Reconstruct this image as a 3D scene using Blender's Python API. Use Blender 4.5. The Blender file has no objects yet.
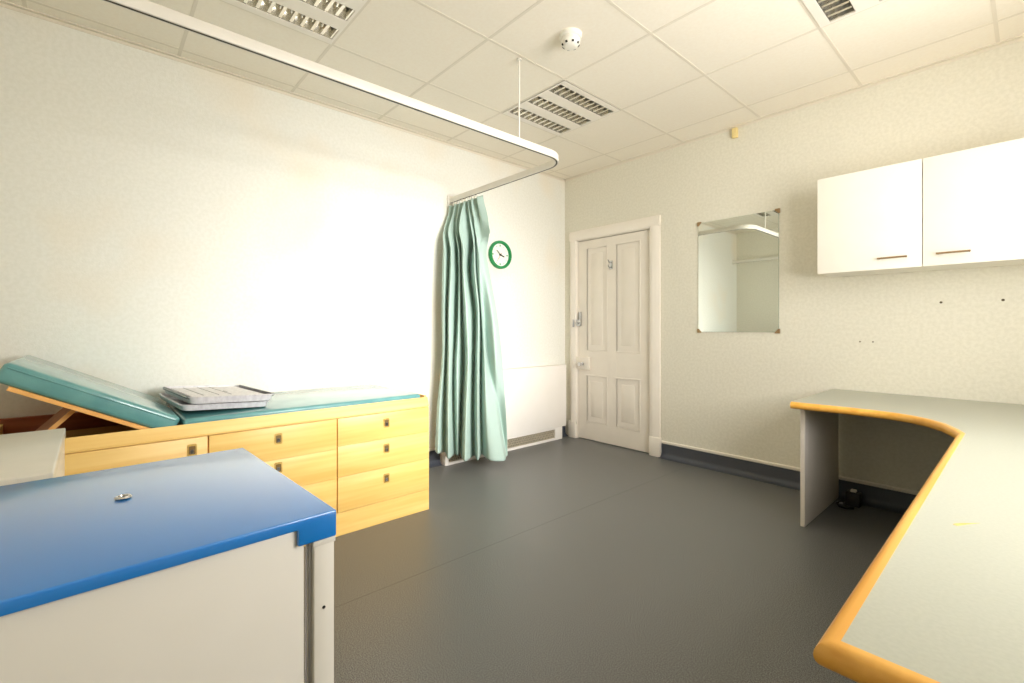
import bpy, bmesh, math, random
from mathutils import Vector, Matrix, noise
random.seed(4)
S = bpy.context.scene
COL = S.collection
PI = math.pi

# ------------------------------------------------------------------ materials
def lin(c):
    c = c / 255.0
    return c / 12.92 if c <= .04045 else ((c + .055) / 1.055) ** 2.4
def rgb(r, g, b): return (lin(r), lin(g), lin(b), 1)

class NT:
    def __init__(self, name):
        self.m = bpy.data.materials.new(name); self.m.use_nodes = True
        self.t = self.m.node_tree; self.b = self.t.nodes['Principled BSDF']
    def n(self, kind, **kw):
        x = self.t.nodes.new(kind)
        for k, v in kw.items(): setattr(x, k, v)
        return x
    def l(self, a, b): self.t.links.new(a, b)
def base(name, col, rough=.5, metal=0., spec=.5, coat=0.):
    q = NT(name)
    q.b.inputs['Base Color'].default_value = col
    q.b.inputs['Roughness'].default_value = rough
    q.b.inputs['Metallic'].default_value = metal
    q.b.inputs['Specular IOR Level'].default_value = spec
    q.b.inputs['Coat Weight'].default_value = coat; q.b.inputs['Coat Roughness'].default_value = .14; q.b.inputs['Coat IOR'].default_value = 1.52
    return q
def noisy(name, c1, c2, scale=(20, 20, 20), detail=4, rough=.5, lo=.35, hi=.65, bump=0., bscale=None, metal=0., spec=.5, coat=0., dist=.01):
    q = base(name, c1, rough, metal, spec, coat)
    tc = q.n('ShaderNodeTexCoord'); mp = q.n('ShaderNodeMapping'); mp.inputs['Scale'].default_value = scale
    nz = q.n('ShaderNodeTexNoise'); nz.inputs['Scale'].default_value = 1; nz.inputs['Detail'].default_value = detail
    cr = q.n('ShaderNodeValToRGB'); e = cr.color_ramp.elements
    e[0].position = lo; e[0].color = c1; e[1].position = hi; e[1].color = c2
    q.l(tc.outputs['Object'], mp.inputs['Vector']); q.l(mp.outputs['Vector'], nz.inputs['Vector'])
    q.l(nz.outputs['Fac'], cr.inputs['Fac']); q.l(cr.outputs['Color'], q.b.inputs['Base Color'])
    if bump:
        src = nz
        if bscale:
            src = q.n('ShaderNodeTexNoise'); src.inputs['Scale'].default_value = bscale; src.inputs['Detail'].default_value = 3
            q.l(tc.outputs['Object'], src.inputs['Vector'])
        bp = q.n('ShaderNodeBump'); bp.inputs['Strength'].default_value = bump; bp.inputs['Distance'].default_value = dist
        q.l(src.outputs['Fac'], bp.inputs['Height']); q.l(bp.outputs['Normal'], q.b.inputs['Normal'])
    return q

def wallpaper(name, c1, c2):
    q = noisy(name, c1, c2, (55, 55, 55), 5, .85, .38, .62, .25, 130, dist=.003, spec=.2)
    return q.m
M = {}
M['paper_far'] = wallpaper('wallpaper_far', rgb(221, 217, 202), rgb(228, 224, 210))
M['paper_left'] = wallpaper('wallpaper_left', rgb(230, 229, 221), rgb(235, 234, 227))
M['ceil'] = noisy('ceiling_tile', rgb(241, 233, 219), rgb(243, 236, 223), (60, 60, 60), 4, .9, bump=.12, bscale=240, dist=.002, spec=.2).m
M['tbar'] = base('painted_t_bar', rgb(226, 218, 203), .8).m
M['vinyl_cove'] = noisy('cove_vinyl', rgb(66, 70, 80), rgb(76, 80, 89), (220, 220, 220), 3, .42).m
M['white_paint'] = noisy('gloss_white_paint', rgb(238, 231, 220), rgb(240, 233, 223), (8, 8, 8), 3, .38).m
M['door_paint'] = noisy('door_white_paint', rgb(231, 223, 211), rgb(234, 226, 214), (7, 7, 7), 3, .42).m
M['white_board'] = noisy('white_melamine', rgb(243, 238, 227), rgb(245, 240, 230), (5, 5, 5), 2, .4).m
M['white_metal'] = noisy('white_enamel', rgb(216, 212, 203), rgb(219, 215, 207), (6, 6, 6), 2, .33).m
M['heater_white'] = noisy('radiator_white', rgb(240, 235, 228), rgb(242, 237, 231), (6, 6, 6), 2, .5).m
M['beech'] = noisy('beech_veneer', rgb(231, 188, 104), rgb(242, 206, 128), (30, 1.6, 34), 5, .42, .35, .7).m
M['beech_edge'] = noisy('beech_edge', rgb(217, 156, 62), rgb(232, 176, 84), (26, 2.2, 40), 4, .35).m
M['beech_trim'] = noisy('beech_trim', rgb(236, 172, 92), rgb(242, 186, 112), (20, 3, 30), 4, .4).m
M['mahogany'] = noisy('brown_plywood', rgb(140, 72, 40), rgb(164, 92, 54), (10, 2, 40), 4, .55).m
M['prop_brown'] = noisy('prop_plywood', rgb(152, 98, 60), rgb(168, 112, 72), (10, 4, 30), 4, .55).m
M['teal'] = noisy('teal_vinyl', rgb(80, 142, 146), rgb(104, 162, 162), (9, 9, 9), 6, .32, .3, .7, .1, 60, dist=.004, coat=1).m
M['blue'] = noisy('blue_laminate', rgb(0, 118, 204), rgb(2, 122, 208), (5, 5, 5), 2, .30, spec=.75, coat=1).m
M['laminate'] = noisy('grey_green_laminate', rgb(164, 166, 153), rgb(169, 171, 158), (150, 150, 150), 3, .36, coat=.2).m
M['leg_panel'] = noisy('desk_panel_white', rgb(214, 206, 196), rgb(218, 210, 200), (6, 6, 6), 3, .5).m
M['brass'] = noisy('aged_brass', rgb(206, 172, 92), rgb(176, 142, 70), (60, 60, 60), 3, .4, metal=.3).m
M['brass_dark'] = base('recess_dark', rgb(112, 86, 40), .5, .1).m
M['chrome'] = noisy('chrome', rgb(205, 205, 205), rgb(190, 190, 190), (40, 40, 40), 2, .18, metal=1).m
M['bronze'] = noisy('bronze_bar', rgb(176, 148, 112), rgb(160, 130, 92), (30, 30, 30), 2, .35, metal=.7).m
M['steel'] = noisy('brushed_steel', rgb(170, 168, 170), rgb(200, 198, 202), (4, 90, 4), 3, .3, metal=.8).m
M['tray_dark'] = noisy('tray_edge_dark', rgb(92, 90, 94), rgb(120, 118, 122), (20, 20, 20), 3, .35, metal=.5).m
M['tray_light'] = noisy('tray_plastic', rgb(196, 193, 198), rgb(214, 212, 216), (16, 60, 30), 4, .4).m
M['paper_sheet'] = noisy('pale_sheet', rgb(222, 220, 222), rgb(236, 234, 236), (20, 90, 20), 4, .6).m
M['rail'] = noisy('white_rail', rgb(221, 216, 206), rgb(226, 221, 212), (5, 5, 5), 2, .4).m
M['rail_slot'] = base('rail_slot_dark', rgb(70, 64, 54), .7).m
M['alu'] = noisy('louvre_aluminium', rgb(228, 224, 212), rgb(234, 230, 220), (30, 30, 30), 2, .2, metal=.85).m
M['tube'] = base('lamp_tube', rgb(235, 235, 230), .3).m
M['dark_void'] = base('dark_recess', rgb(40, 38, 34), .8).m
M['plastic_white'] = base('white_plastic', rgb(240, 236, 226), .4).m
M['plastic_black'] = noisy('black_plastic', rgb(24, 24, 26), rgb(32, 32, 34), (40, 40, 40), 2, .45).m
M['cream_plastic'] = base('cream_plastic', rgb(236, 214, 150), .5).m
M['green'] = noisy('green_plastic', rgb(18, 132, 70), rgb(24, 140, 78), (20, 20, 20), 2, .35).m
M['clock_face'] = base('clock_face', rgb(240, 240, 228), .5).m
M['clock_ink'] = base('clock_ink', rgb(60, 66, 56), .5).m
M['clock_red'] = base('clock_red', rgb(190, 110, 90), .5).m
M['grille'] = noisy('grille_metal', rgb(214, 204, 182), rgb(224, 214, 194), (40, 40, 40), 2, .4, metal=.4).m
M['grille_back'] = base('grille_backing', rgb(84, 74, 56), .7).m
M['plug'] = base('wall_anchor', rgb(96, 84, 60), .7).m
M['tan_scuff'] = noisy('scuff', rgb(200, 168, 90), rgb(212, 184, 112), (60, 60, 60), 3, .6).m
M['fridge_top'] = noisy('grey_white_top', rgb(206, 203, 192), rgb(216, 212, 202), (7, 7, 7), 4, .3, .3, .7).m
M['window_frame'] = base('window_frame_white', rgb(236, 234, 228), .4).m
M['mirror'] = base('mirror_silver', (.86, .9, .86, 1), .015, 1.).m
M['mirror_edge'] = base('mirror_edge', rgb(150, 165, 150), .3).m

def stains(m, col, scale, lo, hi):
    t = m.node_tree; b = t.nodes['Principled BSDF']; src = b.inputs['Base Color'].links[0].from_socket
    tc = t.nodes.new('ShaderNodeTexCoord'); nz = t.nodes.new('ShaderNodeTexNoise'); nz.inputs['Scale'].default_value = scale; nz.inputs['Detail'].default_value = 2
    mr = t.nodes.new('ShaderNodeMapRange'); mr.inputs['From Min'].default_value = lo; mr.inputs['From Max'].default_value = hi; mr.inputs['To Max'].default_value = .55
    mx = t.nodes.new('ShaderNodeMix'); mx.data_type = 'RGBA'
    t.links.new(tc.outputs['Object'], nz.inputs['Vector']); t.links.new(nz.outputs['Fac'], mr.inputs['Value']); t.links.new(mr.outputs['Result'], mx.inputs['Factor'])
    t.links.new(src, mx.inputs['A']); mx.inputs['B'].default_value = col; t.links.new(mx.outputs['Result'], b.inputs['Base Color'])
stains(M['paper_left'], rgb(236, 222, 200), 1.3, .52, .68)
# floor: speckled vinyl with a welded seam
q = noisy('floor_vinyl', rgb(70, 71, 72), rgb(132, 132, 130), (260, 260, 260), 2, .40, .36, .66, .04, 220, dist=.002)
tc = q.n('ShaderNodeTexCoord'); sp = q.n('ShaderNodeSeparateXYZ'); q.l(tc.outputs['Object'], sp.inputs[0])
m1 = q.n('ShaderNodeMath', operation='SUBTRACT'); m1.inputs[1].default_value = 1.385; q.l(sp.outputs['X'], m1.inputs[0])
m2 = q.n('ShaderNodeMath', operation='ABSOLUTE'); q.l(m1.outputs[0], m2.inputs[0])
m3 = q.n('ShaderNodeMath', operation='LESS_THAN'); m3.inputs[1].default_value = .0016; q.l(m2.outputs[0], m3.inputs[0])
old = q.b.inputs['Base Color'].links[0].from_socket
mx = q.n('ShaderNodeMix', data_type='RGBA'); q.l(m3.outputs[0], mx.inputs['Factor']); q.l(old, mx.inputs['A'])
mx.inputs['B'].default_value = rgb(60, 62, 63); q.l(mx.outputs['Result'], q.b.inputs['Base Color'])
M['floor'] = q.m

# curtain cloth
q = noisy('mint_cloth', rgb(170, 193, 184), rgb(176, 198, 189), (240, 240, 240), 3, .85, bump=.15, bscale=420, dist=.002, spec=.15)
q.b.inputs['Sheen Weight'].default_value = .15
M['cloth'] = q.m
# window glass: clear pane with a weak reflection
q = NT('window_glass'); tr = q.n('ShaderNodeBsdfTransparent'); gl = q.n('ShaderNodeBsdfGlossy'); gl.inputs['Roughness'].default_value = .02
mxs = q.n('ShaderNodeMixShader'); mxs.inputs[0].default_value = .05
q.l(tr.outputs[0], mxs.inputs[1]); q.l(gl.outputs[0], mxs.inputs[2]); q.l(mxs.outputs[0], q.t.nodes['Material Output'].inputs['Surface'])
M['glass'] = q.m

# ------------------------------------------------------------------ geometry helpers
class B:
    """collects shapes in world coordinates, then links them as ONE mesh object"""
    def __init__(self): self.bm = bmesh.new(); self.mats = []; self.cur = 0
    def mat(self, m):
        if m not in self.mats: self.mats.append(m)
        self.cur = self.mats.index(m); return self
    def _fin(self, faces):
        for f in faces: f.material_index = self.cur
    def box(self, x0, x1, y0, y1, z0, z1, bev=0., seg=2):
        r = bmesh.ops.create_cube(self.bm, size=1)
        vs = r['verts']
        for v in vs:
            v.co = Vector((x0 + (v.co.x + .5) * (x1 - x0), y0 + (v.co.y + .5) * (y1 - y0), z0 + (v.co.z + .5) * (z1 - z0)))
        fs = set(f for v in vs for f in v.link_faces); es = set(e for v in vs for e in v.link_edges)
        self._fin(fs)
        if bev:
            r = bmesh.ops.bevel(self.bm, geom=list(es), offset=bev, segments=seg, profile=.5, affect='EDGES', clamp_overlap=True)
            self._fin(r['faces'])
        return self
    def prism(self, pts, axis, a, b):
        """polygon pts (2-D) extruded along axis from a to b; axis 0: pts=(y,z), 1: (x,z), 2: (x,y)"""
        def P(p, t):
            return {0: (t, p[0], p[1]), 1: (p[0], t, p[1]), 2: (p[0], p[1], t)}[axis]
        lo = [self.bm.verts.new(P(p, a)) for p in pts]; hi = [self.bm.verts.new(P(p, b)) for p in pts]
        fs = [self.bm.faces.new(lo), self.bm.faces.new(list(reversed(hi)))]
        n = len(pts)
        for i in range(n): fs.append(self.bm.faces.new((lo[i], hi[i], hi[(i + 1) % n], lo[(i + 1) % n])))
        self._fin(fs); bmesh.ops.recalc_face_normals(self.bm, faces=fs); return self
    def sweep(self, path, prof, closed=False, ref=None):
        """profile (a,b): a along side vector, b along z (or ref); path of 3-D points, mitred"""
        n = len(path); rings = []
        P = [Vector(p) for p in path]
        for i in range(n):
            if closed: d0 = (P[i] - P[i - 1]).normalized(); d1 = (P[(i + 1) % n] - P[i]).normalized()
            else:
                d0 = (P[i] - P[i - 1]).normalized() if i else (P[1] - P[0]).normalized()
                d1 = (P[i + 1] - P[i]).normalized() if i < n - 1 else d0
            t = (d0 + d1).normalized(); up = Vector(ref or (0, 0, 1))
            side = t.cross(up).normalized(); u2 = side.cross(t).normalized()
            k = 1 / max(.35, t.dot(d1))
            rings.append([self.bm.verts.new(P[i] + side * a * k + u2 * b) for a, b in prof])
        fs = []; m = len(prof)
        for i in range(n if closed else n - 1):
            A, C = rings[i], rings[(i + 1) % n]
            for j in range(m): fs.append(self.bm.faces.new((A[j], A[(j + 1) % m], C[(j + 1) % m], C[j])))
        if not closed: fs.append(self.bm.faces.new(rings[0])); fs.append(self.bm.faces.new(list(reversed(rings[-1]))))
        self._fin(fs); bmesh.ops.recalc_face_normals(self.bm, faces=fs); return self
    def tube(self, path, r, n=10, ref=None):
        return self.sweep(path, [(r * math.cos(2 * PI * k / n), r * math.sin(2 * PI * k / n)) for k in range(n)], ref=ref)
    def lathe(self, prof, c, axis=2, n=40):
        """prof (r, h) spun about axis through c"""
        rings = []
        for r, h in prof:
            ring = []
            for k in range(n):
                a = 2 * PI * k / n; u, v = r * math.cos(a), r * math.sin(a)
                p = {0: (h, u, v), 1: (u, h, v), 2: (u, v, h)}[axis]
                ring.append(self.bm.verts.new(Vector(c) + Vector(p)))
            rings.append(ring)
        fs = []
        for A, C in zip(rings, rings[1:]):
            for k in range(n): fs.append(self.bm.faces.new((A[k], A[(k + 1) % n], C[(k + 1) % n], C[k])))
        fs.append(self.bm.faces.new(rings[0])); fs.append(self.bm.faces.new(list(reversed(rings[-1]))))
        self._fin(fs); bmesh.ops.recalc_face_normals(self.bm, faces=fs); return self
    def xform(self, mtx):
        bmesh.ops.transform(self.bm, matrix=mtx, verts=self.bm.verts); return self
    def build(self, name, parent=None, base=None, smooth=None, origin=None):
        """parent: thing (children's vertices become relative to the thing's base)"""
        org = Vector(origin) if origin else Vector((0, 0, 0))
        wp = Vector(parent['_w']) if parent is not None else Vector((0, 0, 0))
        if origin is None: org = wp
        bmesh.ops.translate(self.bm, vec=-org, verts=self.bm.verts)
        me = bpy.data.meshes.new(name); self.bm.to_mesh(me); self.bm.free()
        for m in self.mats: me.materials.append(m)
        if smooth is not None:
            me.polygons.foreach_set('use_smooth', [True] * len(me.polygons))
            try: me.set_sharp_from_angle(angle=smooth)
            except Exception: pass
        o = bpy.data.objects.new(name, me); COL.objects.link(o)
        if parent is not None: o.parent = parent
        o.location = org - wp
        o['_w'] = tuple(org)
        return o
SM = math.radians(35)
def rr(x0, x1, y0, y1, r, n=6, chop=0):
    """rounded rectangle outline"""
    p = []
    for cx, cy, a0 in ((x1 - r, y1 - r, 0), (x0 + r, y1 - r, 90), (x0 + r, y0 + r, 180), (x1 - r, y0 + r, 270)):
        for k in range(n + 1):
            a = math.radians(a0 + 90 * k / n); p.append((cx + r * math.cos(a), cy + r * math.sin(a)))
    return p
def thing(name, label, cat, loc, group=None):
    o = bpy.data.objects.new(name, None); COL.objects.link(o); o.location = loc; o['_w'] = tuple(loc)
    o.empty_display_size = .1
    return tag(o, label, cat, group)
def tag(o, label, cat, group=None):
    o['label'] = label; o['category'] = cat
    if group: o['group'] = group
    return o
def struct(o): o['kind'] = 'structure'; return o
def new(m): return B().mat(M[m])

# ------------------------------------------------------------------ room
XR, YB, H = 3.86, -4.20, 2.6335
T = .12
DX0, DX1, DZ = .158, 1.006, 1.988            # door opening
WY0, WY1, WZ0, WZ1 = -2.65, -.95, .92, 2.38  # window opening in the right wall
struct(new('floor').box(-T, XR + T, YB - T, T, -.1, 0).build('floor'))
struct(new('paper_left').box(-T, 0, YB, 0, 0, H + .05).build('wall_left'))
w = new('paper_far')
w.box(-T, DX0, 0, T, 0, H + .05).box(DX1, XR + T, 0, T, 0, H + .05).box(DX0, DX1, 0, T, DZ, H + .05)
struct(w.build('wall_far'))
struct(new('paper_far').box(-T, XR + T, YB - T, YB, 0, H + .05).build('wall_back'))
w = new('paper_far')
w.box(XR, XR + T, YB, WY0, 0, H + .05).box(XR, XR + T, WY1, 0, 0, H + .05)
w.box(XR, XR + T, WY0, WY1, 0, WZ0).box(XR, XR + T, WY0, WY1, WZ1, H + .05)
struct(w.build('wall_right'))

# ceiling: lay-in tiles on a 600 mm grid, left open where the light fittings sit
GX = [0, .1038, .7038, 1.3038, 1.9038, 2.5038, 3.1038, 3.7038, XR]
GY = [0, -.2717, -.8717, -1.4717, -2.0717, -2.6717, -3.2717, -3.8717, YB]
LIT = [(2, 2), (2, 5), (5, 2)]               # (x cell, y cell) of each fitting
c = new('ceil')
for i in range(len(GX) - 1):
    for j in range(len(GY) - 1):
        if (i, j) in LIT: continue
        dz = .0
        c.box(GX[i], GX[i + 1], GY[j + 1], GY[j], H + .004, H + .02)
ce = struct(c.build('ceiling'))
for k, gxs in enumerate([GX[1:-1]]):
    g = new('tbar')
    for x in gxs: g.box(x - .008, x + .008, YB, 0, H + .0025, H + .012)
    for y in GY[1:-1]: g.box(0, XR, y - .008, y + .008, H + .0026, H + .011)
    struct(g.build('trim_1'))
g = new('tbar')
g.prism([(0, H - .018), (.003, H - .018), (.003, H - .002), (.022, H - .002), (.022, H + .004), (0, H + .004)], 1, YB, 0)
g.prism([(0, H - .018), (-.003, H - .018), (-.003, H - .002), (-.022, H - .002), (-.022, H + .004), (0, H + .004)], 0, 0, XR)
struct(g.build('trim_2'))

# coved vinyl skirting with a white cap strip
cove = [(0, 0), (.05, 0), (.05, .002)] + [(.004 + .046 * (1 - math.sin(a)), .002 + .042 * (1 - math.cos(a))) for a in [k * PI / 2 / 6 for k in range(1, 7)]] + [(.004, .122), (0, .122)]
cap = [(0, .120), (.009, .120), (.011, .124), (.011, .137), (.004, .142), (0, .142)]
def skirting(name, a, b, axis, sgn):
    k = new('vinyl_cove'); k.prism([(p[0] * sgn + (0 if sgn > 0 or axis == 1 else 0), p[1]) for p in cove], axis, a, b)
    o = struct(k.build(name, smooth=SM))
    w = new('white_paint'); w.prism([(p[0] * sgn, p[1]) for p in cap], axis, a, b)
    w.build('cap_strip', parent=o, smooth=SM)
    return o
skirting('baseboard_far', 1.096, XR, 0, -1)
skirting('baseboard_left', YB, -.001, 1, 1)

# ------------------------------------------------------------------ door and architrave
a = new('white_paint')
arch = [(0, -.0), (0, -.022), (.012, -.028), (.070, -.028), (.082, -.020), (.094, -.018), (.094, 0)]   # width outward from the opening, y
for sx, x0 in ((-1, DX0 + .006), (1, DX1 - .006)):
    a.prism([(x0 + sx * p[0] * (1 if sx > 0 else .86), p[1]) for p in arch], 2, .16 if sx > 0 else .14, DZ + .0)
    xa, xb = sorted((x0, x0 + sx * (.104 if sx > 0 else .09))); a.box(xa, xb, -.034, 0, 0, .165, .004)
zt = DZ - .006
a.prism([(p[1], zt + p[0]) for p in arch], 0, DX0 - .075, DX1 + .088)
a.box(DX0 - .002, DX0 + .012, -.002, .11, 0, DZ); a.box(DX1 - .012, DX1 + .002, -.002, .11, 0, DZ); a.box(DX0, DX1, -.002, .11, DZ - .012, DZ + .002)
struct(a.build('trim_3', smooth=SM))

d = new('door_paint')
d0, d1, dt = DX0 + .015, DX1 - .015, DZ - .018
yf = .008
panes = [(.300, .500, .880, 1.868), (.640, .868, .880, 1.868), (.275, .510, .196, .640), (.640, .884, .196, .640)]
panes = [(.282, .518, .890, 1.884), (.634, .876, .890, 1.884), (.282, .518, .186, .632), (.634, .876, .186, .632)]
d.box(d0, d1, yf + .006, yf + .04, .008, dt)
xs = [d0, .282, .518, .634, .876, d1]; zs = [.008, .186, .632, .890, 1.884, dt]
for i in (0, 2, 4): d.box(xs[i], xs[i + 1], yf, yf + .02, .008, dt)
for i in (0, 2, 4): d.box(d0, d1, yf + .0005, yf + .02, zs[i], zs[i + 1])
for x0, x1, z0, z1 in panes:                      # ogee mouldings and raised fields
    pr = [(0, -.0015), (.010, -.003), (.016, .001), (.026, .003), (.032, .0055), (.032, .010), (0, .010)]
    pth = [(x0, yf, z0), (x1, yf, z0), (x1, yf, z1), (x0, yf, z1)]
    d.sweep(pth, [(-p[0], p[1]) for p in pr], closed=True, ref=(0, 1, 0))
    d.box(x0 + .05, x1 - .05, yf + .0045, yf + .02, z0 + .05, z1 - .05, .002, 2)
door = struct(d.build('door_1', smooth=math.radians(25)))
l = new('door_paint'); l.box(.150, .325, -.016, yf, .697, .815, .003); l.build('rim_lock', door, smooth=SM)
l = new('chrome'); l.lathe([(.018, 0), (.018, -.004), (.008, -.006), (.008, -.03), (.016, -.034), (.022, -.045), (.020, -.056), (.008, -.06)], (.245, -.016, .75), 1, 24)
l.build('knob', door, smooth=SM)
l = new('white_paint'); l.box(.128, .150, -.034, -.001, .705, .812, .002); l.build('keep', door)
l = new('chrome'); l.box(.152, .215, -.014, yf, 1.125, 1.185, .003); l.box(.190, .214, -.010, yf, 1.185, 1.265, .002)
l.lathe([(.012, 0), (.012, -.006), (.007, -.008), (.007, -.022), (.011, -.026), (.011, -.03)], (.19, -.014, 1.153), 1, 20); l.build('night_latch', door, smooth=SM)
l = new('steel'); l.box(.132, .151, -.036, -.001, 1.115, 1.19, .002); l.build('latch_keep', door)
l = new('chrome')
l.box(.556, .590, .003, yf, 1.66, 1.74, .002); l.tube([(.573, .004, 1.72), (.573, -.025, 1.725), (.573, -.045, 1.745)], .005); l.tube([(.573, .004, 1.68), (.573, -.02, 1.67), (.573, -.035, 1.685), (.573, -.04, 1.70)], .005)
l.build('coat_hook', door, smooth=SM)
for z in (1.75, .98, .17):
    l = new('bronze'); l.lathe([(.006, 0), (.006, .10)], (DX1 - .010, -.004, z), 2, 12); l.box(DX1 - .022, DX1 - .012, yf - .002, yf + .002, z, z + .1); l.build('hinge', door, smooth=SM)
new('dark_void').box(DX0, DX1, .10, .11, 0, DZ).build('door_gap_shade'); struct(bpy.data.objects['door_gap_shade'])  # dark sheet behind the door, its colour stands for shade in the gaps

# ------------------------------------------------------------------ window (right wall)
f = new('window_frame')
fw = .06
f.box(XR + .02, XR + .08, WY0, WY1, WZ0, WZ0 + fw, .004).box(XR + .02, XR + .08, WY0, WY1, WZ1 - fw, WZ1, .004)
f.box(XR + .02, XR + .08, WY0, WY0 + fw, WZ0, WZ1, .004).box(XR + .02, XR + .08, WY1 - fw, WY1, WZ0, WZ1, .004)
f.box(XR + .03, XR + .07, WY0, WY1, 1.63, 1.67, .004); f.box(XR + .03, XR + .07, -1.82, -1.78, WZ0, WZ1, .004)
win = struct(f.build('window_1', smooth=SM))
new('window_frame').box(XR - .05, XR + .02, WY0 - .04, WY1 + .04, WZ0 - .025, WZ0, .005).build('window_sill', win, smooth=SM)
new('glass').box(XR + .046, XR + .052, WY0 + fw, WY1 - fw, WZ0 + fw, WZ1 - fw).build('pane', win)

# ------------------------------------------------------------------ recessed louvre light fittings
def fitting(ix, iy, label):
    x0, y1 = GX[ix], GY[iy]
    L = thing('ceiling_light', label, 'light', (x0 + .3, y1 - .3, H), 'louvred ceiling lights')
    xa, xb, ya, yb = x0 + .006, x0 + .594, y1 - .594, y1 - .006
    st = [(.050, .155), (.2475, .3525), (.445, .550)]
    h = new('white_paint')
    cuts = [0.006, .055, .145, .255, .345, .455, .545, .594]
    for a_, b_ in ((.006, .050), (.155, .2475), (.3525, .445), (.550, .594)): h.box(x0 + a_, x0 + b_, ya, yb, H - .002, H + .006, .001, 1)
    h.box(xa, xb, ya, ya + .014, H - .0021, H + .006, .001, 1); h.box(xa, xb, yb - .014, yb, H - .0021, H + .006, .001, 1)
    h.box(xa, xb, ya, yb, H + .075, H + .08); h.box(xa, xa + .004, ya, yb, H, H + .08); h.box(xb - .004, xb, ya, yb, H, H + .08)
    h.box(xa, xb, ya, ya + .004, H, H + .08); h.box(xa, xb, yb - .004, yb, H, H + .08)
    h.build('housing', L)
    for a_, b_ in st:
        u = new('alu'); c_ = x0 + (a_ + b_) / 2; hw = (b_ - a_) / 2
        n = 8
        for s in (-1, 1):                           # parabolic side reflectors
            pts = [(c_ + s * (hw - .024 * (k / n) ** 2), H + .055 * k / n) for k in range(n + 1)]
            pts += [(p[0] + s * .0015, p[1]) for p in reversed(pts)]
            u.prism(pts, 1, ya + .014, yb - .014)
        m = 11
        for k in range(m + 1):                      # cross blades, V-shaped
            y = ya + .016 + (yb - ya - .032) * k / m
            u.prism([(y - .0075, H + .002), (y + .0075, H + .002), (y + .0035, H + .014), (y + .0012, H + .036), (y - .0012, H + .036), (y - .0035, H + .014)], 0, c_ - hw + .004, c_ + hw - .004)
        u.build('louvre', L, smooth=SM)
        t = new('tube'); t.lathe([(.008, 0), (.008, .53)], (c_, ya + .03, H + .062), 1, 16); t.build('tube', L, smooth=SM)
    return L
fitting(2, 2, 'square louvred ceiling light nearest the door, behind the curtain rail rod')
fitting(2, 5, 'square louvred ceiling light cut by the top edge, left of the rail rod')
fitting(5, 2, 'square louvred ceiling light at the top right edge, before the wall cabinet')

# smoke detector
L = thing('smoke_detector', 'round white smoke detector on the ceiling tile above the rail rod', 'smoke detector', (1.62, -1.775, H))
s = new('plastic_white'); s.lathe([(.03, .004), (.058, .004), (.058, -.012), (.052, -.018), (.03, -.018)], (1.62, -1.775, H), 2, 40); s.build('mounting_base', L, smooth=SM)
s = new('plastic_white'); s.lathe([(.045, -.016), (.048, -.022), (.05, -.034), (.047, -.046), (.036, -.058), (.024, -.063), (.0, -.064)][:6], (1.62, -1.775, H), 2, 40)
s.build('sensor_dome', L, smooth=SM)
s = new('dark_void')
for k in range(8):
    a_ = k * PI / 4 + .2; cx, cy = 1.62 + .0425 * math.cos(a_), -1.775 + .0425 * math.sin(a_)
    e = B(); e.mats = s.mats
    r_ = bmesh.ops.create_cube(s.bm, size=1)
    mt = Matrix.Translation((cx, cy, H - .0505)) @ Matrix.Rotation(a_, 4, 'Z') @ Matrix.Rotation(math.radians(42), 4, 'Y') @ Matrix.Diagonal((.006, .011, .010, 1))
    bmesh.ops.transform(s.bm, matrix=mt, verts=r_['verts'])
s.build('vent_slots', L)

# ------------------------------------------------------------------ curtain rail
RX, RY0, RY1, RZ = 1.283, -1.425, -4.06, 2.14
path = [(0.012, RY0, RZ)]
rad = .15
path += [(RX - rad, RY0, RZ)]
for k in range(1, 13):
    t = PI / 2 * k / 12; path.append((RX - rad + rad * math.sin(t), RY0 - rad + rad * math.cos(t), RZ))
path += [(RX, -2.2, RZ), (RX, -3.0, RZ), (RX, RY1 + rad, RZ)]
for k in range(1, 13):
    t = PI / 2 * k / 12; path.append((RX - rad + rad * math.cos(t), RY1 + rad - rad * math.sin(t), RZ))
path += [(.012, RY1, RZ)]
L = thing('curtain_rail', 'white ceiling-hung curtain rail bent around the couch corner', 'curtain rail', (RX, RY0, RZ))
r_ = new('rail'); r_.sweep(path, [(-.011, .0), (-.004, .0), (-.004, .006), (.004, .006), (.004, 0), (.011, 0), (.012, .002), (.012, .039), (.010, .042), (-.010, .042), (-.012, .039), (-.012, .002)])
r_.build('track', L, smooth=SM)
r_ = new('rail_slot'); r_.sweep(path, [(-.0045, -.0006), (.0045, -.0006), (.0045, .006), (-.0045, .006)])
r_.build('runner_slot', L)
r_ = new('rail'); r_.lathe([(.005, RZ + .041), (.005, H)], (RX, -1.83, 0), 2, 16); r_.lathe([(.014, H - .008), (.014, H)], (RX, -1.83, 0), 2, 24); r_.build('hanger_rod', L, smooth=SM)
r_ = new('rail'); r_.lathe([(.005, RZ + .041), (.005, H)], (RX, -3.62, 0), 2, 16); r_.lathe([(.014, H - .008), (.014, H)], (RX, -3.62, 0), 2, 24); r_.build('hanger_rod', L, smooth=SM)
for y in (RY0, RY1):
    r_ = new('rail'); r_.box(0, .014, y - .03, y + .03, RZ - .012, RZ + .06, .003); r_.build('wall_bracket', L, smooth=SM)

# ------------------------------------------------------------------ curtain
L = thing('curtain', 'mint green curtain bunched at the wall end of the rail', 'curtain', (.2, RY0, .06))
NU, NV = 336, 130
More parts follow.
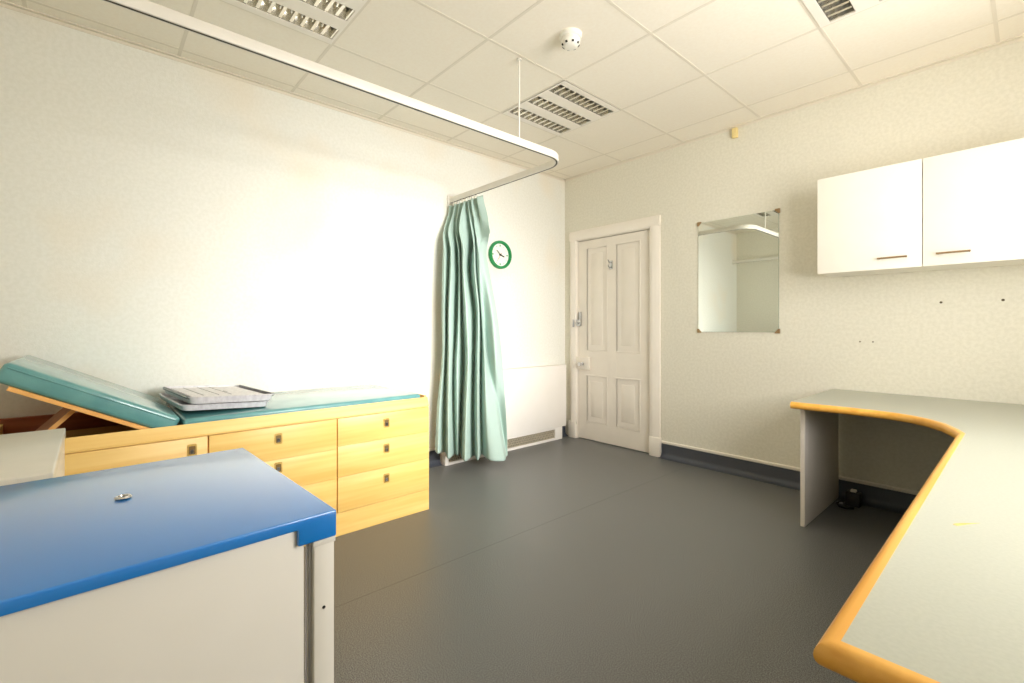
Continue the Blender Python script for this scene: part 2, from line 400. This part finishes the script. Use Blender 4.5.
# measured folds: at each height the across-position (m, along the cloth's base line) and depth of edge, ridges and valleys
LV = [2.118, 1.96, 1.845, 1.815, 1.765, 1.565, 1.248, .852, .456, .09]
AC = [[-19, -17, -12.5, -10, -7, -4, -1, 2, 4, 6, 8.5, 11, 14, 17, 20],
      [-21, -19, -15, -12.5, -9, -7, -4.5, -.5, 3, 6, 8, 10.5, 13.5, 18, 23],
      [-23.5, -21, -17, -14.5, -11, -9, -6.5, -2, 3, 6.8, 8, 10, 13.5, 19, 25.5],
      [-24, -21.5, -17.5, -14.8, -11.2, -9.2, -6.8, -2.4, 2.8, 6.5, 8, 10, 13, 17.5, 22.5],
      [-24.6, -22, -18.2, -15.2, -11.5, -9.3, -7.2, -3, 2.4, 6, 7.5, 9.5, 12, 15, 17.5],
      [-26.5, -24, -20.5, -17, -12, -9.5, -8, -5, 0, 5, 7, 9.5, 12, 16, 19.5],
      [-28.5, -26, -23, -20, -14.5, -11.5, -9, -4, 3.5, 7, 9, 10.5, 12.5, 20, 25],
      [-29.5, -27, -25, -21, -17.5, -13.5, -8.5, -3.5, 1.5, 6, 9, 12.5, 16.5, 23, 30],
      [-34, -30.5, -26.5, -22, -18, -14, -10, -5, 1, 6, 9, 14, 24, 27.5, 33.5],
      [-36, -32, -26.5, -22, -17, -14, -11.5, -6, 1.5, 6, 9.5, 17, 31, 33.5, 35.5]]
DP = [[0, .02, -.02, .02, -.02, .02, -.02, .02, -.02, .02, -.02, .02, -.015, .018, 0],
      [-.01, .02, -.03, .025, -.03, .025, -.03, .035, -.04, .02, -.03, .02, .0, .02, .015],
      [-.02, .02, -.03, .035, -.045, .02, -.02, .05, -.055, .03, -.01, .03, .02, .035, .060],
      [-.02, .02, -.03, .035, -.045, .02, -.02, .05, -.055, .03, -.01, .03, .02, .030, .050],
      [-.02, .02, -.03, .035, -.05, .02, -.02, .05, -.06, .03, -.005, .03, .025, .02, -.02],
      [-.02, .02, -.03, .035, -.05, .015, -.02, .05, -.065, .035, -.005, .03, .03, .02, -.02],
      [-.02, .02, -.03, .04, -.055, .02, -.03, .05, -.05, .04, -.01, .03, -.005, .03, -.02],
      [-.02, .02, -.025, .045, -.03, .03, -.05, .05, -.05, .04, -.035, .03, -.02, .03, -.02],
      [-.02, .02, -.03, .045, -.035, .02, -.05, .055, -.05, .04, -.04, .035, -.005, -.05, -.03],
      [-.02, .02, -.03, .05, -.04, .0, -.035, .06, -.05, .04, -.045, .04, .03, -.03, -.04]]
def herm(xs, ys, x):
    n = len(xs)
    k = 0
    while k < n - 2 and ((x > xs[k + 1]) if xs[1] > xs[0] else (x < xs[k + 1])): k += 1
    def sl(i):
        a, b = max(0, i - 1), min(n - 1, i + 1); return (ys[b] - ys[a]) / (xs[b] - xs[a])
    h = xs[k + 1] - xs[k]; t = max(0, min(1, (x - xs[k]) / h)); t2, t3 = t * t, t * t * t
    return (2 * t3 - 3 * t2 + 1) * ys[k] + (t3 - 2 * t2 + t) * h * sl(k) + (-2 * t3 + 3 * t2) * ys[k + 1] + (t3 - t2) * h * sl(k + 1)
ZT = LV[0]
def sm(t): t = max(0, min(1, t)); return t * t * (3 - 2 * t)
idx = list(range(15))
vs = []
cb = B().mat(M['cloth'])
for j in range(NV + 1):
    v = j / NV
    z0 = ZT + (LV[-1] - ZT) * v
    acs = [herm(LV, [r[i] for r in AC], z0) / 124.0 for i in range(15)]
    dps = [1.7 * herm(LV, [r[i] for r in DP], z0) for i in range(15)]
    g = sm((ZT - z0) / .45)
    tx, ty = (1, 0) if g <= 0 else (1 + (.62 - 1) * g, .78 * g)
    ln = math.hypot(tx, ty); tx, ty = tx / ln, ty / ln
    nx, ny = ty * 1.0, -tx
    if g < 1: nx, ny = nx * g + 0 * (1 - g), ny
    widen = 1 + .32 * (1 - g)
    cx, cy = .220 + .060 * sm((ZT - z0) / 1.2), RY0 + .01 * g
    row = []
    for i in range(NU + 1):
        u = i / NU * 14
        a_ = herm(idx, acs, u) * widen; d_ = herm(idx, dps, u)
        d_ += .006 * noise.noise(Vector((u * .9, z0 * 3.0, 1.7))) + .0025 * noise.noise(Vector((u * 2.5, z0 * 9, 4.2)))
        a_ += .004 * noise.noise(Vector((u * .7, z0 * 2.2, 8.7)))
        x = cx + tx * a_ + nx * d_; y = cy + ty * a_ + ny * d_
        zz = z0 + (.055 * (1 - i / NU) ** 2 - .012 + .008 * math.sin(u * 1.4)) * v ** 3
        if v < .06: zz -= .014 * (1 - v / .06) * abs(math.sin(PI * u / 2.0))
        row.append(cb.bm.verts.new((.024 + math.sqrt(max(0, x - .02) ** 2 + .0001) if x < .06 else x + .005, y, zz)))
    vs.append(row)
for j in range(NV):
    for i in range(NU):
        cb.bm.faces.new((vs[j][i], vs[j][i + 1], vs[j + 1][i + 1], vs[j + 1][i]))
cur = cb.build('fabric', L, smooth=PI)
so = cur.modifiers.new('thick', 'SOLIDIFY'); so.thickness = .0018; so.offset = 0
for k in range(9):
    x = .05 + .04 * k
    hk = new('plastic_white'); hk.box(x - .006, x + .006, RY0 - .004, RY0 + .004, RZ - .036, RZ - .002, .002); hk.build('curtain_hook', L, smooth=SM)

# ------------------------------------------------------------------ wall clock
cc = Vector((0, -.893, 1.766))
L = thing('wall_clock', 'round green-rimmed wall clock beside the mint curtain', 'clock', cc)
R0 = .127
k_ = new('green'); k_.lathe([(R0 - .02, 0.001), (R0 - .004, .001), (R0, .006), (R0, .030), (R0 - .005, .038), (R0 - .018, .038), (R0 - .024, .030), (R0 - .026, .014), (R0 - .03, .010)], cc, 0, 56); k_.build('rim', L, smooth=SM)
k_ = new('clock_face'); k_.lathe([(R0 - .024, .006), (R0 - .024, .015)], cc, 0, 48); k_.build('dial', L, smooth=SM)
for k in range(12):
    a_ = k * PI / 6; big = k % 3 == 0
    mk = new('clock_ink' if not big else 'green'); w_, h_ = (.010, .018) if big else (.003, .008)
    rr_ = .084
    mk.box(.015, .0165, -w_ / 2, w_ / 2, rr_ - h_ / 2, rr_ + h_ / 2)
    mk.xform(Matrix.Translation(cc) @ Matrix.Rotation(-a_, 4, 'X')); mk.build('hour_mark', L)
def hand(name, ang, ln, wd, x, m, back=.012):
    h_ = new(m); h_.prism([(-wd / 2, -back), (wd / 2, -back), (wd / 2 * .6, ln), (-wd / 2 * .6, ln)], 0, x, x + .0015)
    h_.xform(Matrix.Translation(cc) @ Matrix.Rotation(-math.radians(ang), 4, 'X')); h_.build(name, L)
hand('hour_hand', 108, .050, .016, .019, 'clock_ink')
hand('minute_hand', 312, .058, .009, .021, 'clock_ink')
hand('second_hand', 214, .075, .004, .023, 'clock_red', .02)
k_ = new('clock_ink'); k_.lathe([(.009, .016), (.009, .026)], cc, 0, 20); k_.build('hub', L, smooth=SM)

# ------------------------------------------------------------------ boxed radiator cover under the clock
L = thing('radiator_cover', 'low white radiator cover with a bottom grille beside the door', 'radiator cover', (.05, -.8, 0))
h = new('heater_white'); h.box(.013, .100, -1.535, -.092, .125, .735, .004); h.build('front_panel', L, smooth=SM)
h = new('heater_white')
h.box(.013, .088, -1.53, -1.50, .0, .122, .002).box(.013, .088, -.240, -.138, .0, .122, .002)
h.box(.013, .088, -1.50, -.24, .0, .022, .002).box(.013, .088, -1.50, -.24, .106, .122, .002)
h.build('plinth', L, smooth=SM)
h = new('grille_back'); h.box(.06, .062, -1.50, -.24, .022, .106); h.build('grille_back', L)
h = new('grille')
y = -1.5
while y < -.25:
    h.prism([(y, .022), (y + .004, .022), (y + .044, .106), (y + .040, .106)], 0, .072, .080)
    h.prism([(y + .040, .022), (y + .044, .022), (y + .004, .106), (y, .106)], 0, .070, .078)
    y += .021
for z in (.0435, .064, .085): h.box(.068, .076, -1.5, -.24, z - .0016, z + .0016)
h.build('grille', L)

# ------------------------------------------------------------------ mirror
L = thing('wall_mirror', 'frameless rectangular mirror in corner clips on the far wall', 'mirror', (1.735, 0, 1.1))
x0, x1, z0, z1 = 1.432, 2.024, 1.076, 1.947
g = new('mirror_edge'); g.box(x0, x1, -.0060, -.001, z0, z1); gl_ = g.build('glass_sheet', L)
g = new('mirror'); g.box(x0 + .001, x1 - .001, -.0068, -.0061, z0 + .001, z1 - .001); g.build('silvered_face', L)
for cx, sx in ((x0, 1), (x1, -1)):
    for cz, sz in ((z0, 1), (z1, -1)):
        k_ = new('bronze')
        k_.prism([(cx - sx * .008, cz - sz * .008), (cx + sx * .024, cz - sz * .008), (cx + sx * .024, cz + sz * .001), (cx + sx * .002, cz + sz * .024), (cx - sx * .008, cz + sz * .024)], 1, -.011, -.001)
        k_.build('corner_clip', L)

# ------------------------------------------------------------------ wall cabinet
L = thing('wall_cabinet', 'white two-door wall cabinet mounted above the desk', 'cabinet', (2.845, -.15, 1.437))
ca, cb_, cd, cz0, cz1 = 2.346, 3.330, -.302, 1.437, 2.015
k_ = new('white_board')
k_.box(ca, ca + .018, cd, -.001, cz0 + .002, cz1 - .001).box(cb_ - .018, cb_, cd, -.001, cz0 + .002, cz1 - .001)
k_.box(ca + .018, cb_ - .018, cd, -.001, cz0 + .002, cz0 + .02).box(ca + .018, cb_ - .018, cd, -.001, cz1 - .019, cz1 - .001)
k_.box(ca + .018, cb_ - .018, -.006, -.001, cz0 + .02, cz1 - .019).box(ca + .018, cb_ - .018, cd + .02, -.006, 1.72, 1.738)
k_.build('carcass', L)
for xa, xb, hx in ((ca, 2.8315, (2.643, 2.773)), (2.8355, cb_, (2.890, 3.020))):
    d = new('white_board'); d.box(xa, xb, -.321, -.303, cz0, cz1, .0015, 2); dr = d.build('door', L, smooth=SM)
    h = new('bronze'); z = 1.497; a_, b_ = hx
    h.tube([(a_ + .006, -.320, z), (a_ + .006, -.344, z)], .004, 8, ref=(0, 0, 1)); h.tube([(b_ - .006, -.320, z), (b_ - .006, -.344, z)], .004, 8, ref=(0, 0, 1))
    h.tube([(a_, -.345, z), (b_, -.345, z)], .0048, 10); h.build('bar_handle', dr, smooth=SM)

# small things on the far wall
k_ = new('cream_plastic'); k_.box(1.705, 1.742, -.028, 0, 2.545, H - .016, .003); tag(k_.build('cable_clip', smooth=SM, origin=(1.72, 0, 2.56)), 'small cream plastic block at the top of the far wall', 'clip')
for x, z, lab, grp in ((2.876, 1.254, 'dark screw hole in the wall under the right cabinet door, left one', None), (3.122, 1.257, 'dark screw hole in the wall near the right edge of the photo', None),
                  (2.495, 1.020, 'tiny left wall plug of the pair above the far desk end', None), (2.561, 1.020, 'tiny right wall plug of the pair above the far desk end', None)):
    k_ = new('plug'); r0 = .0065 if z > 1.1 else .0045
    k_.lathe([(r0, -.0), (r0, -.003), (r0 * .6, -.004), (r0 * .5, -.001)], (x, 0, z), 1, 14)
    tag(k_.build('wall_plug', smooth=SM, origin=(x, 0, z)), lab, 'wall plug')

# ------------------------------------------------------------------ L-shaped desk
L = thing('corner_desk', 'grey-green L-shaped corner desk with a rounded beech edge', 'desk', (3.2, -.6, 0))
ZD, TH = .706, .036
curve = [(2.352, -.800), (2.44, -.796), (2.53, -.789), (2.62, -.785), (2.71, -.788), (2.79, -.801), (2.86, -.830), (2.925, -.884), (2.985, -.965), (3.035, -1.085)]
inner = curve + [(3.058, -1.6), (3.062, -2.1), (3.066, -2.914)]
inner = curve + [(3.058, -1.16), (3.060, -1.7), (3.063, -2.3), (3.066, -2.914)]
inner = [p for i, p in enumerate(inner)]
outer = inner + [(XR - .004, -2.914), (XR - .004, -.004), (2.352, -.004)]
t = new('laminate'); t.prism(outer, 2, ZD - TH, ZD); t.build('worktop', L)
nose = [(0, 0)]
nose = [(0, ZD - .0), ] 
prof = []
for k in range(0, 13):
    a_ = PI / 2 - PI * k / 12; prof.append((.008 + .0165 * math.cos(a_), -TH / 2 + TH / 2 * math.sin(a_)))
prof = [(0, 0)] + prof + [(0, -TH)]
e = new('beech_edge')
fine = []
def cr(p0, p1, p2, p3, t):
    return tuple(.5 * ((2 * p1[i]) + (-p0[i] + p2[i]) * t + (2 * p0[i] - 5 * p1[i] + 4 * p2[i] - p3[i]) * t * t + (-p0[i] + 3 * p1[i] - 3 * p2[i] + p3[i]) * t ** 3) for i in range(2))
path = [(x, y, ZD + .0006) for x, y in inner + [(XR - .004, -2.914)]]
e.sweep(path, [(a_, b_ - .0) for a_, b_ in prof]); e.build('beech_edge', L, smooth=math.radians(40))
p_ = new('leg_panel'); p_.box(2.362, 2.384, -.690, -.013, 0.002, ZD - TH, .001, 1); p_.build('leg_panel', L)
p_ = new('leg_panel'); p_.box(3.30, XR - .02, -2.86, -2.838, 0.002, ZD - TH, .001, 1); p_.build('leg_panel', L)
sc = new('tan_scuff'); sc.prism([(3.121, -2.318), (3.128, -2.322), (3.139, -2.300), (3.158, -2.268), (3.147, -2.280), (3.133, -2.296), (3.124, -2.308)], 2, ZD, ZD + .0006); o = sc.build('scuff', L); o['label'] = 'small tan scuff mark on the laminate'

# black adapter under the desk
L = thing('power_adapter', 'black power adapter on the floor under the corner desk', 'adapter', (2.475, -.10, 0))
k_ = new('plastic_black'); k_.box(2.445, 2.520, -.135, -.062, .001, .085, .008, 3); k_.build('adapter_body', L, smooth=SM)
k_ = new('plastic_white'); k_.box(2.468, 2.498, -.115, -.085, .085, .100, .004); k_.build('plug_top', L, smooth=SM)
k_ = new('plastic_black'); k_.tube([(2.446, -.10, .02), (2.42, -.11, .012), (2.405, -.15, .006), (2.43, -.20, .006), (2.47, -.21, .006), (2.50, -.18, .006)], .005, 8); k_.build('cable', L, smooth=SM)
k_ = new('steel'); k_.box(2.402, 2.432, -.135, -.118, .001, .012, .002); k_.build('plug_pins', L)

# ------------------------------------------------------------------ examination couch
L = thing('examination_couch', 'beech examination couch with drawers and a raised teal headrest', 'couch', (.38, -3.0, 0))
XF, Y0, Y1 = .768, -2.102, -3.96
c = new('beech')
c.box(.030, XF - .020, Y0 - .020, Y0, .0, .660, .002)                       # right end
c.box(.030, XF - .020, Y1, Y1 + .020, .0, .660, .002)                       # left end
for y in (-2.666, -3.246): c.box(.05, XF - .021, y - .009, y + .009, .06, .60)
c.box(.03, .05, Y1 + .02, Y0 - .02, .06, .60)
c.box(.05, XF - .021, Y1 + .02, Y0 - .02, .06, .076)
c.box(.05, XF - .021, -3.246, Y0 - .02, .605, .625)                        # deck under the flat pad
c.build('carcass', L)
c = new('beech'); c.box(XF - .030, XF - .002, Y1, Y0, 0, .122, .001); c.build('plinth', L)
c = new('beech')                                                          # front rail with a chamfered top
c.prism([(XF - .024, .627), (XF - .002, .627), (XF - .002, .636), (XF - .020, .684), (XF - .024, .684)], 1, Y1, Y0); c.build('front_rail', L)
c = new('mahogany'); c.box(.012, .028, Y1, Y0, .0, .684, .002); c.box(.03, .05, Y1 + .02, -3.26, .60, .684); c.build('back_board', L)
c = new('mahogany'); c.box(.05, XF - .026, Y1 + .021, -3.26, .40, .41); c.box(XF - .026, XF - .0245, Y1 + .02, -3.26, .41, .680); c.box(.0501, .0515, Y1 + .02, -3.26, .50, .508); c.box(.05, XF - .026, -3.262, -3.256, .41, .62); c.build('well_lining', L)
c = new('beech_trim'); c.box(.05, XF - .026, Y0 - .018, Y0 - .002, .655, .694, .003); c.build('end_stop', L, smooth=SM)
def flush_pull(y, z, par):
    h = new('brass')
    pts = rr(y - .019, y + .019, z - .026, z + .026, .005, 4); ipts = rr(y - .012, y + .012, z - .018, z + .012, .004, 4)
    # plate with a dark dished recess and a bail
    h.prism(pts, 0, XF - .0005, XF + .0025); h.build('flush_pull', par, smooth=SM)
    return ipts
def drawer(ya, yb, za, zb, name, py=None, pz=None):
    d = new('beech'); d.box(XF - .019, XF, ya + .001, yb - .001, za + .0007, zb - .0007, .001, 2)
    o = d.build(name, L, smooth=SM)
    if py is None: return o
    h = new('brass'); h.prism(rr(py - .018, py + .018, pz - .026, pz + .026, .006, 4), 0, XF - .001, XF + .0025)
    h.mat(M['brass_dark']).prism(rr(py - .0125, py + .0125, pz - .019, pz + .017, .005, 4), 0, XF + .0015, XF + .0031)
    h.mat(M['chrome']).box(XF + .003, XF + .0055, py - .007, py + .007, pz - .016, pz + .002, .001, 1)
    h.build('flush_pull', o, smooth=SM); return o
for za, zb, pz in ((.476, .625, .566), (.311, .476, .421), (.124, .311, .251)):
    drawer(-2.664, Y0, za, zb, 'drawer', -2.384, pz)
for za, zb, pz in ((.464, .625, .566), (.308, .464, .425), (.124, .308, .26)):
    drawer(-3.244, -2.668, za, zb, 'drawer', -2.956, pz)
drawer(Y1, -3.248, .124, .625, 'cupboard_door', -3.307, .572)
# upholstery
def pad(name, l_, lab=None):
    """pad of length l_ along local y from 0 to -l_, x 0.04..0.735, thickness 0.074"""
    p = new('teal'); p.box(.045, .738, -l_, 0, 0, .074, .016, 4)
    return p
p = pad('pad', 1.195); p.xform(Matrix.Translation((0, -2.140, .631))); p.build('seat_pad', L, smooth=SM)
w_ = new('teal'); w_.tube([(.738, -2.158, .690), (.738, -3.318, .690)], .0022, 6, ref=(1, 0, 0)); w_.build('piping', L, smooth=SM)
TI = math.atan2(.218, .42)
hin = Vector((0, -3.386, .633))
rot = Matrix.Translation(hin) @ Matrix.Rotation(-TI, 4, 'X')
p = new('teal'); p.box(.045, .738, -.590, .004, .014, .092, .018, 4); p.xform(rot); hp = p.build('head_pad', L, smooth=SM)
p = new('teal'); p.tube([(.739, -.575, .074), (.739, -.012, .074)], .0026, 6, ref=(1, 0, 0)); p.xform(rot); p.build('piping', L, smooth=SM)
p = new('beech_trim'); p.box(.05, .735, -.540, -.02, -.002, .014, .001); p.xform(rot); p.build('head_board', L)
p = new('prop_brown'); 
pa = Vector((0, -3.688, .770)); pb = Vector((0, -3.93, .52))
dv = (pb - pa).normalized(); nv = Vector((0, -dv.z, dv.y)) * .008
p.prism([((pa + nv).y, (pa + nv).z), ((pb + nv).y, (pb + nv).z), ((pb - nv).y, (pb - nv).z), ((pa - nv).y, (pa - nv).z)], 0, .18, .597)
pr_ = p.build('prop_board', L)
p = new('beech_trim'); p.prism([((pa + nv).y, (pa + nv).z), ((pb + nv).y, (pb + nv).z), ((pb - nv).y, (pb - nv).z), ((pa - nv).y, (pa - nv).z)], 0, .597, .602); p.build('edge_strip', pr_)

# ------------------------------------------------------------------ two trays on the couch
def tray(name, label, cx, cy, z, lx, ly, h, rz, tilt, sheet):
    Lx = thing(name, label, 'tray', (cx, cy, z), None)
    mt = Matrix.Translation((cx, cy, z)) @ Matrix.Rotation(rz, 4, 'Z') @ Matrix.Rotation(tilt, 4, 'X')
    out = rr(-lx / 2, lx / 2, -ly / 2, ly / 2, .035, 6)
    b = new('tray_light'); b.prism([(x * .94, y * .95) for x, y in out], 2, 0, .004)
    b.xform(mt); b.build('tray_floor', Lx, smooth=SM)
    b = new('tray_light'); b.sweep([(x * .955, y * .965, 0.001) for x, y in out], [(0, 0), (.0025, 0), (.012, h - .003), (.012, h), (.006, h), (.005, h - .004)], closed=True)
    b.xform(mt); b.build('tray_wall', Lx, smooth=SM)
    b = new('tray_light'); b.sweep([(x * .955, y * .965, h - .005) for x, y in out], [(.007, 0), (.015, .0), (.016, .004), (.008, .006)], closed=True)
    b.xform(mt); b.build('rim', Lx, smooth=SM)
    if sheet:
        for e_ in (-1, 1):
            b = new('tray_dark'); b.box(-lx / 2 + .03, lx / 2 - .03, e_ * (ly / 2 + .002) - .006, e_ * (ly / 2 + .002) + .006, h - .012, h + .0025, .003); b.xform(mt); b.build('end_rim', Lx, smooth=SM)
    if sheet:
        b = new('paper_sheet'); b.prism(rr(-lx / 2 + .035, lx / 2 - .03, -ly / 2 + .025, ly / 2 - .025, .02, 4), 2, .005, h - .006)
        b.xform(mt); b.build('insert', Lx)
        b = new('tray_dark')
        for yy in (-.10, -.035, .02): b.box(-lx / 2 + .05, lx / 2 - .13, yy - .0015, yy + .0015, h - .006, h - .0045)
        b.box(-.02, .05, .03, .032, h - .006, h - .0045); b.xform(mt); b.build('divider_line', Lx)
    return Lx
tray('tray', 'lower grey tray resting on the teal couch pad', .385, -3.168, .7205, .57, .366, .028, math.radians(4), math.radians(-3.4), False)
tray('tray', 'upper grey tray with dark end rim, stacked on another tray', .410, -3.152, .7525, .57, .356, .032, math.radians(5), math.radians(-3.4), True)

# ------------------------------------------------------------------ blue-topped cabinet nearest the camera
L = thing('storage_cabinet', 'white metal cabinet with a blue top nearest the camera', 'cabinet', (2.34, -3.77, 0))
TX0, TX1, TY0, TY1, TZ = 2.103, 2.576, -4.16, -3.374, .853
t = new('blue')
t.prism([(TY0, TZ), (TY1, TZ), (TY1, TZ - .037), (TY1 - .052, TZ - .037), (TY1 - .052, TZ - .015), (TY0 + .05, TZ - .015), (TY0 + .05, TZ - .037), (TY0, TZ - .037)], 0, TX0, TX1)
bmesh.ops.bevel(t.bm, geom=list(t.bm.edges), offset=.0025, segments=3, profile=.5, affect='EDGES', clamp_overlap=True)
t.build('blue_top', L, smooth=SM)
p = new('white_metal'); p.box(TX0 + .02, TX1 - .006, TY0 + .045, -3.4155, .10, TZ - .016, .004); p.build('body', L, smooth=SM)
for y0_, y1_ in ((-3.4045, -3.3755), (TY0 + .002, TY0 + .034)):
    for x0_, x1_ in ((TX1 - .036, TX1 - .003), (TX0 + .003, TX0 + .036)):
        p = new('white_metal'); p.box(x0_, x1_, y0_, y1_, .07, TZ - .037, .003); p.box(x0_ - .001, x1_ + .001, y0_ - .001, y1_ + .001, TZ - .045, TZ - .0375, .001)
        o = p.build('corner_post', L, smooth=SM)
        if x1_ == TX1 - .003 and y0_ == -3.4045:
            s = new('dark_void'); s.lathe([(.0022, 0), (.0022, .0008)], (TX1 - .003, -3.391, .721), 0, 12); s.build('screw_hole', o)
        s = new('plastic_black'); s.lathe([(.033, -.011), (.035, -.006), (.035, .006), (.033, .011)], ((x0_ + x1_) / 2, (y0_ + y1_) / 2, .0355), 1, 24); s.box((x0_ + x1_) / 2 - .012, (x0_ + x1_) / 2 + .012, (y0_ + y1_) / 2 - .015, (y0_ + y1_) / 2 + .015, .05, .072); s.build('castor', L, smooth=SM)
p = new('steel')
for y_ in (-3.4125, -3.4080): p.tube([(TX1 - .012, y_ + .003, TZ - .040), (TX1 - .011, y_ + .001, TZ - .048), (TX1 - .010, y_, TZ - .060), (TX1 - .010, y_, .15)], .0014, 8, ref=(1, 0, 0))
p.build('hanging_wire', L, smooth=SM)
p = new('chrome'); p.lathe([(.003, .0005), (.009, .0005), (.0105, .002), (.009, .004), (.006, .004), (.005, .0015)], (2.313, -3.587, TZ), 2, 28); p.build('lock_ring', L, smooth=SM)
p = new('dark_void'); p.lathe([(.005, .0003), (.005, .0018)], (2.313, -3.587, TZ), 2, 20); p.build('keyhole', L)

th_ = math.radians(2.0); pv = Vector((TX1, TY1, 0)); b0 = Vector(L['_w'])
L.rotation_euler = (0, 0, th_); L.location = pv + Matrix.Rotation(th_, 3, 'Z') @ (b0 - pv)      # stands slightly askew

# white cabinet behind it
L = thing('low_cabinet', 'white low cabinet between the couch and the blue-topped cabinet', 'cabinet', (1.53, -3.94, 0))
BX0, BX1, BY0, BY1, BZ = 1.238, 1.832, -4.185, -3.693, .800
p = new('fridge_top'); p.box(BX0, BX1, BY0, BY1, BZ - .030, BZ, .004, 3); p.build('top_panel', L, smooth=SM)
p = new('white_metal'); p.box(BX0 + .01, BX1 - .045, BY0 + .004, BY1 - .002, .04, BZ - .031, .004); p.build('body', L, smooth=SM)
p = new('white_metal'); p.box(BX1 - .042, BX1 - .002, BY0 + .004, BY1 - .002, .06, BZ - .034, .008, 3); p.build('door', L, smooth=SM)
for x_, y_ in ((BX0 + .05, BY0 + .05), (BX1 - .09, BY0 + .05), (BX0 + .05, BY1 - .05), (BX1 - .09, BY1 - .05)):
    p = new('plastic_black'); p.lathe([(.02, 0), (.02, .012), (.014, .016), (.014, .042)], (x_, y_, 0), 2, 16); p.build('foot', L, smooth=SM)

# ------------------------------------------------------------------ light
def area(name, loc, rot, sx, sy, e, col):
    d = bpy.data.lights.new(name, 'AREA'); d.shape = 'RECTANGLE'; d.size = sx; d.size_y = sy; d.energy = e; d.color = col
    o = bpy.data.objects.new(name, d); COL.objects.link(o); o.location = loc; o.rotation_euler = rot; return o
wc = (WY0 + WY1) / 2
def spread(o, deg): o.data.spread = math.radians(deg); return o
spread(area('window_daylight', (XR + .10, wc, 1.45), (0, math.radians(82), 0), .95, 1.5, 24, (1, .975, .935)), 54)
spread(area('window_bright_sky', (XR + .10, wc, 2.18), (0, math.radians(90), 0), .20, 1.2, 8, (1, .98, .945)), 110)
area('window_soft_sky', (XR + .094, wc, 1.50), (0, math.radians(90), 0), 1.1, 1.55, 72, (1, .975, .935))
W = bpy.data.worlds.new('sky'); S.world = W; W.use_nodes = True
nt = W.node_tree; sk = nt.nodes.new('ShaderNodeTexSky'); sk.sky_type = 'HOSEK_WILKIE'; sk.turbidity = 5; sk.sun_direction = Vector((-.6, .5, .62)).normalized()
bg = nt.nodes['Background']; bg.inputs['Strength'].default_value = 2.0; nt.links.new(sk.outputs[0], bg.inputs['Color'])

# ------------------------------------------------------------------ camera
cd_ = bpy.data.cameras.new('camera'); co = bpy.data.objects.new('camera', cd_); COL.objects.link(co)
co.location = (3.2315, -3.6295, 1.1091); co.rotation_euler = (PI / 2, 0, .8403)
cd_.sensor_width = 36; cd_.lens = 467.3571 / 1024 * 36; cd_.shift_y = -(341.5 - 327.6058) / 1024
cd_.clip_start = .02
S.camera = co
vs_ = S.view_settings
vs_.view_transform = 'Standard'; vs_.look = 'None'; vs_.gamma = 1; vs_.use_curve_mapping = False; vs_.exposure = 0.10
S.cycles.max_bounces = 14; S.cycles.diffuse_bounces = 10; S.cycles.glossy_bounces = 6; S.cycles.transparent_max_bounces = 12
S.cycles.sample_clamp_indirect = 8; S.cycles.caustics_reflective = False
S.cycles.use_denoising = True
for o in bpy.data.objects:
    if '_w' in o: del o['_w']
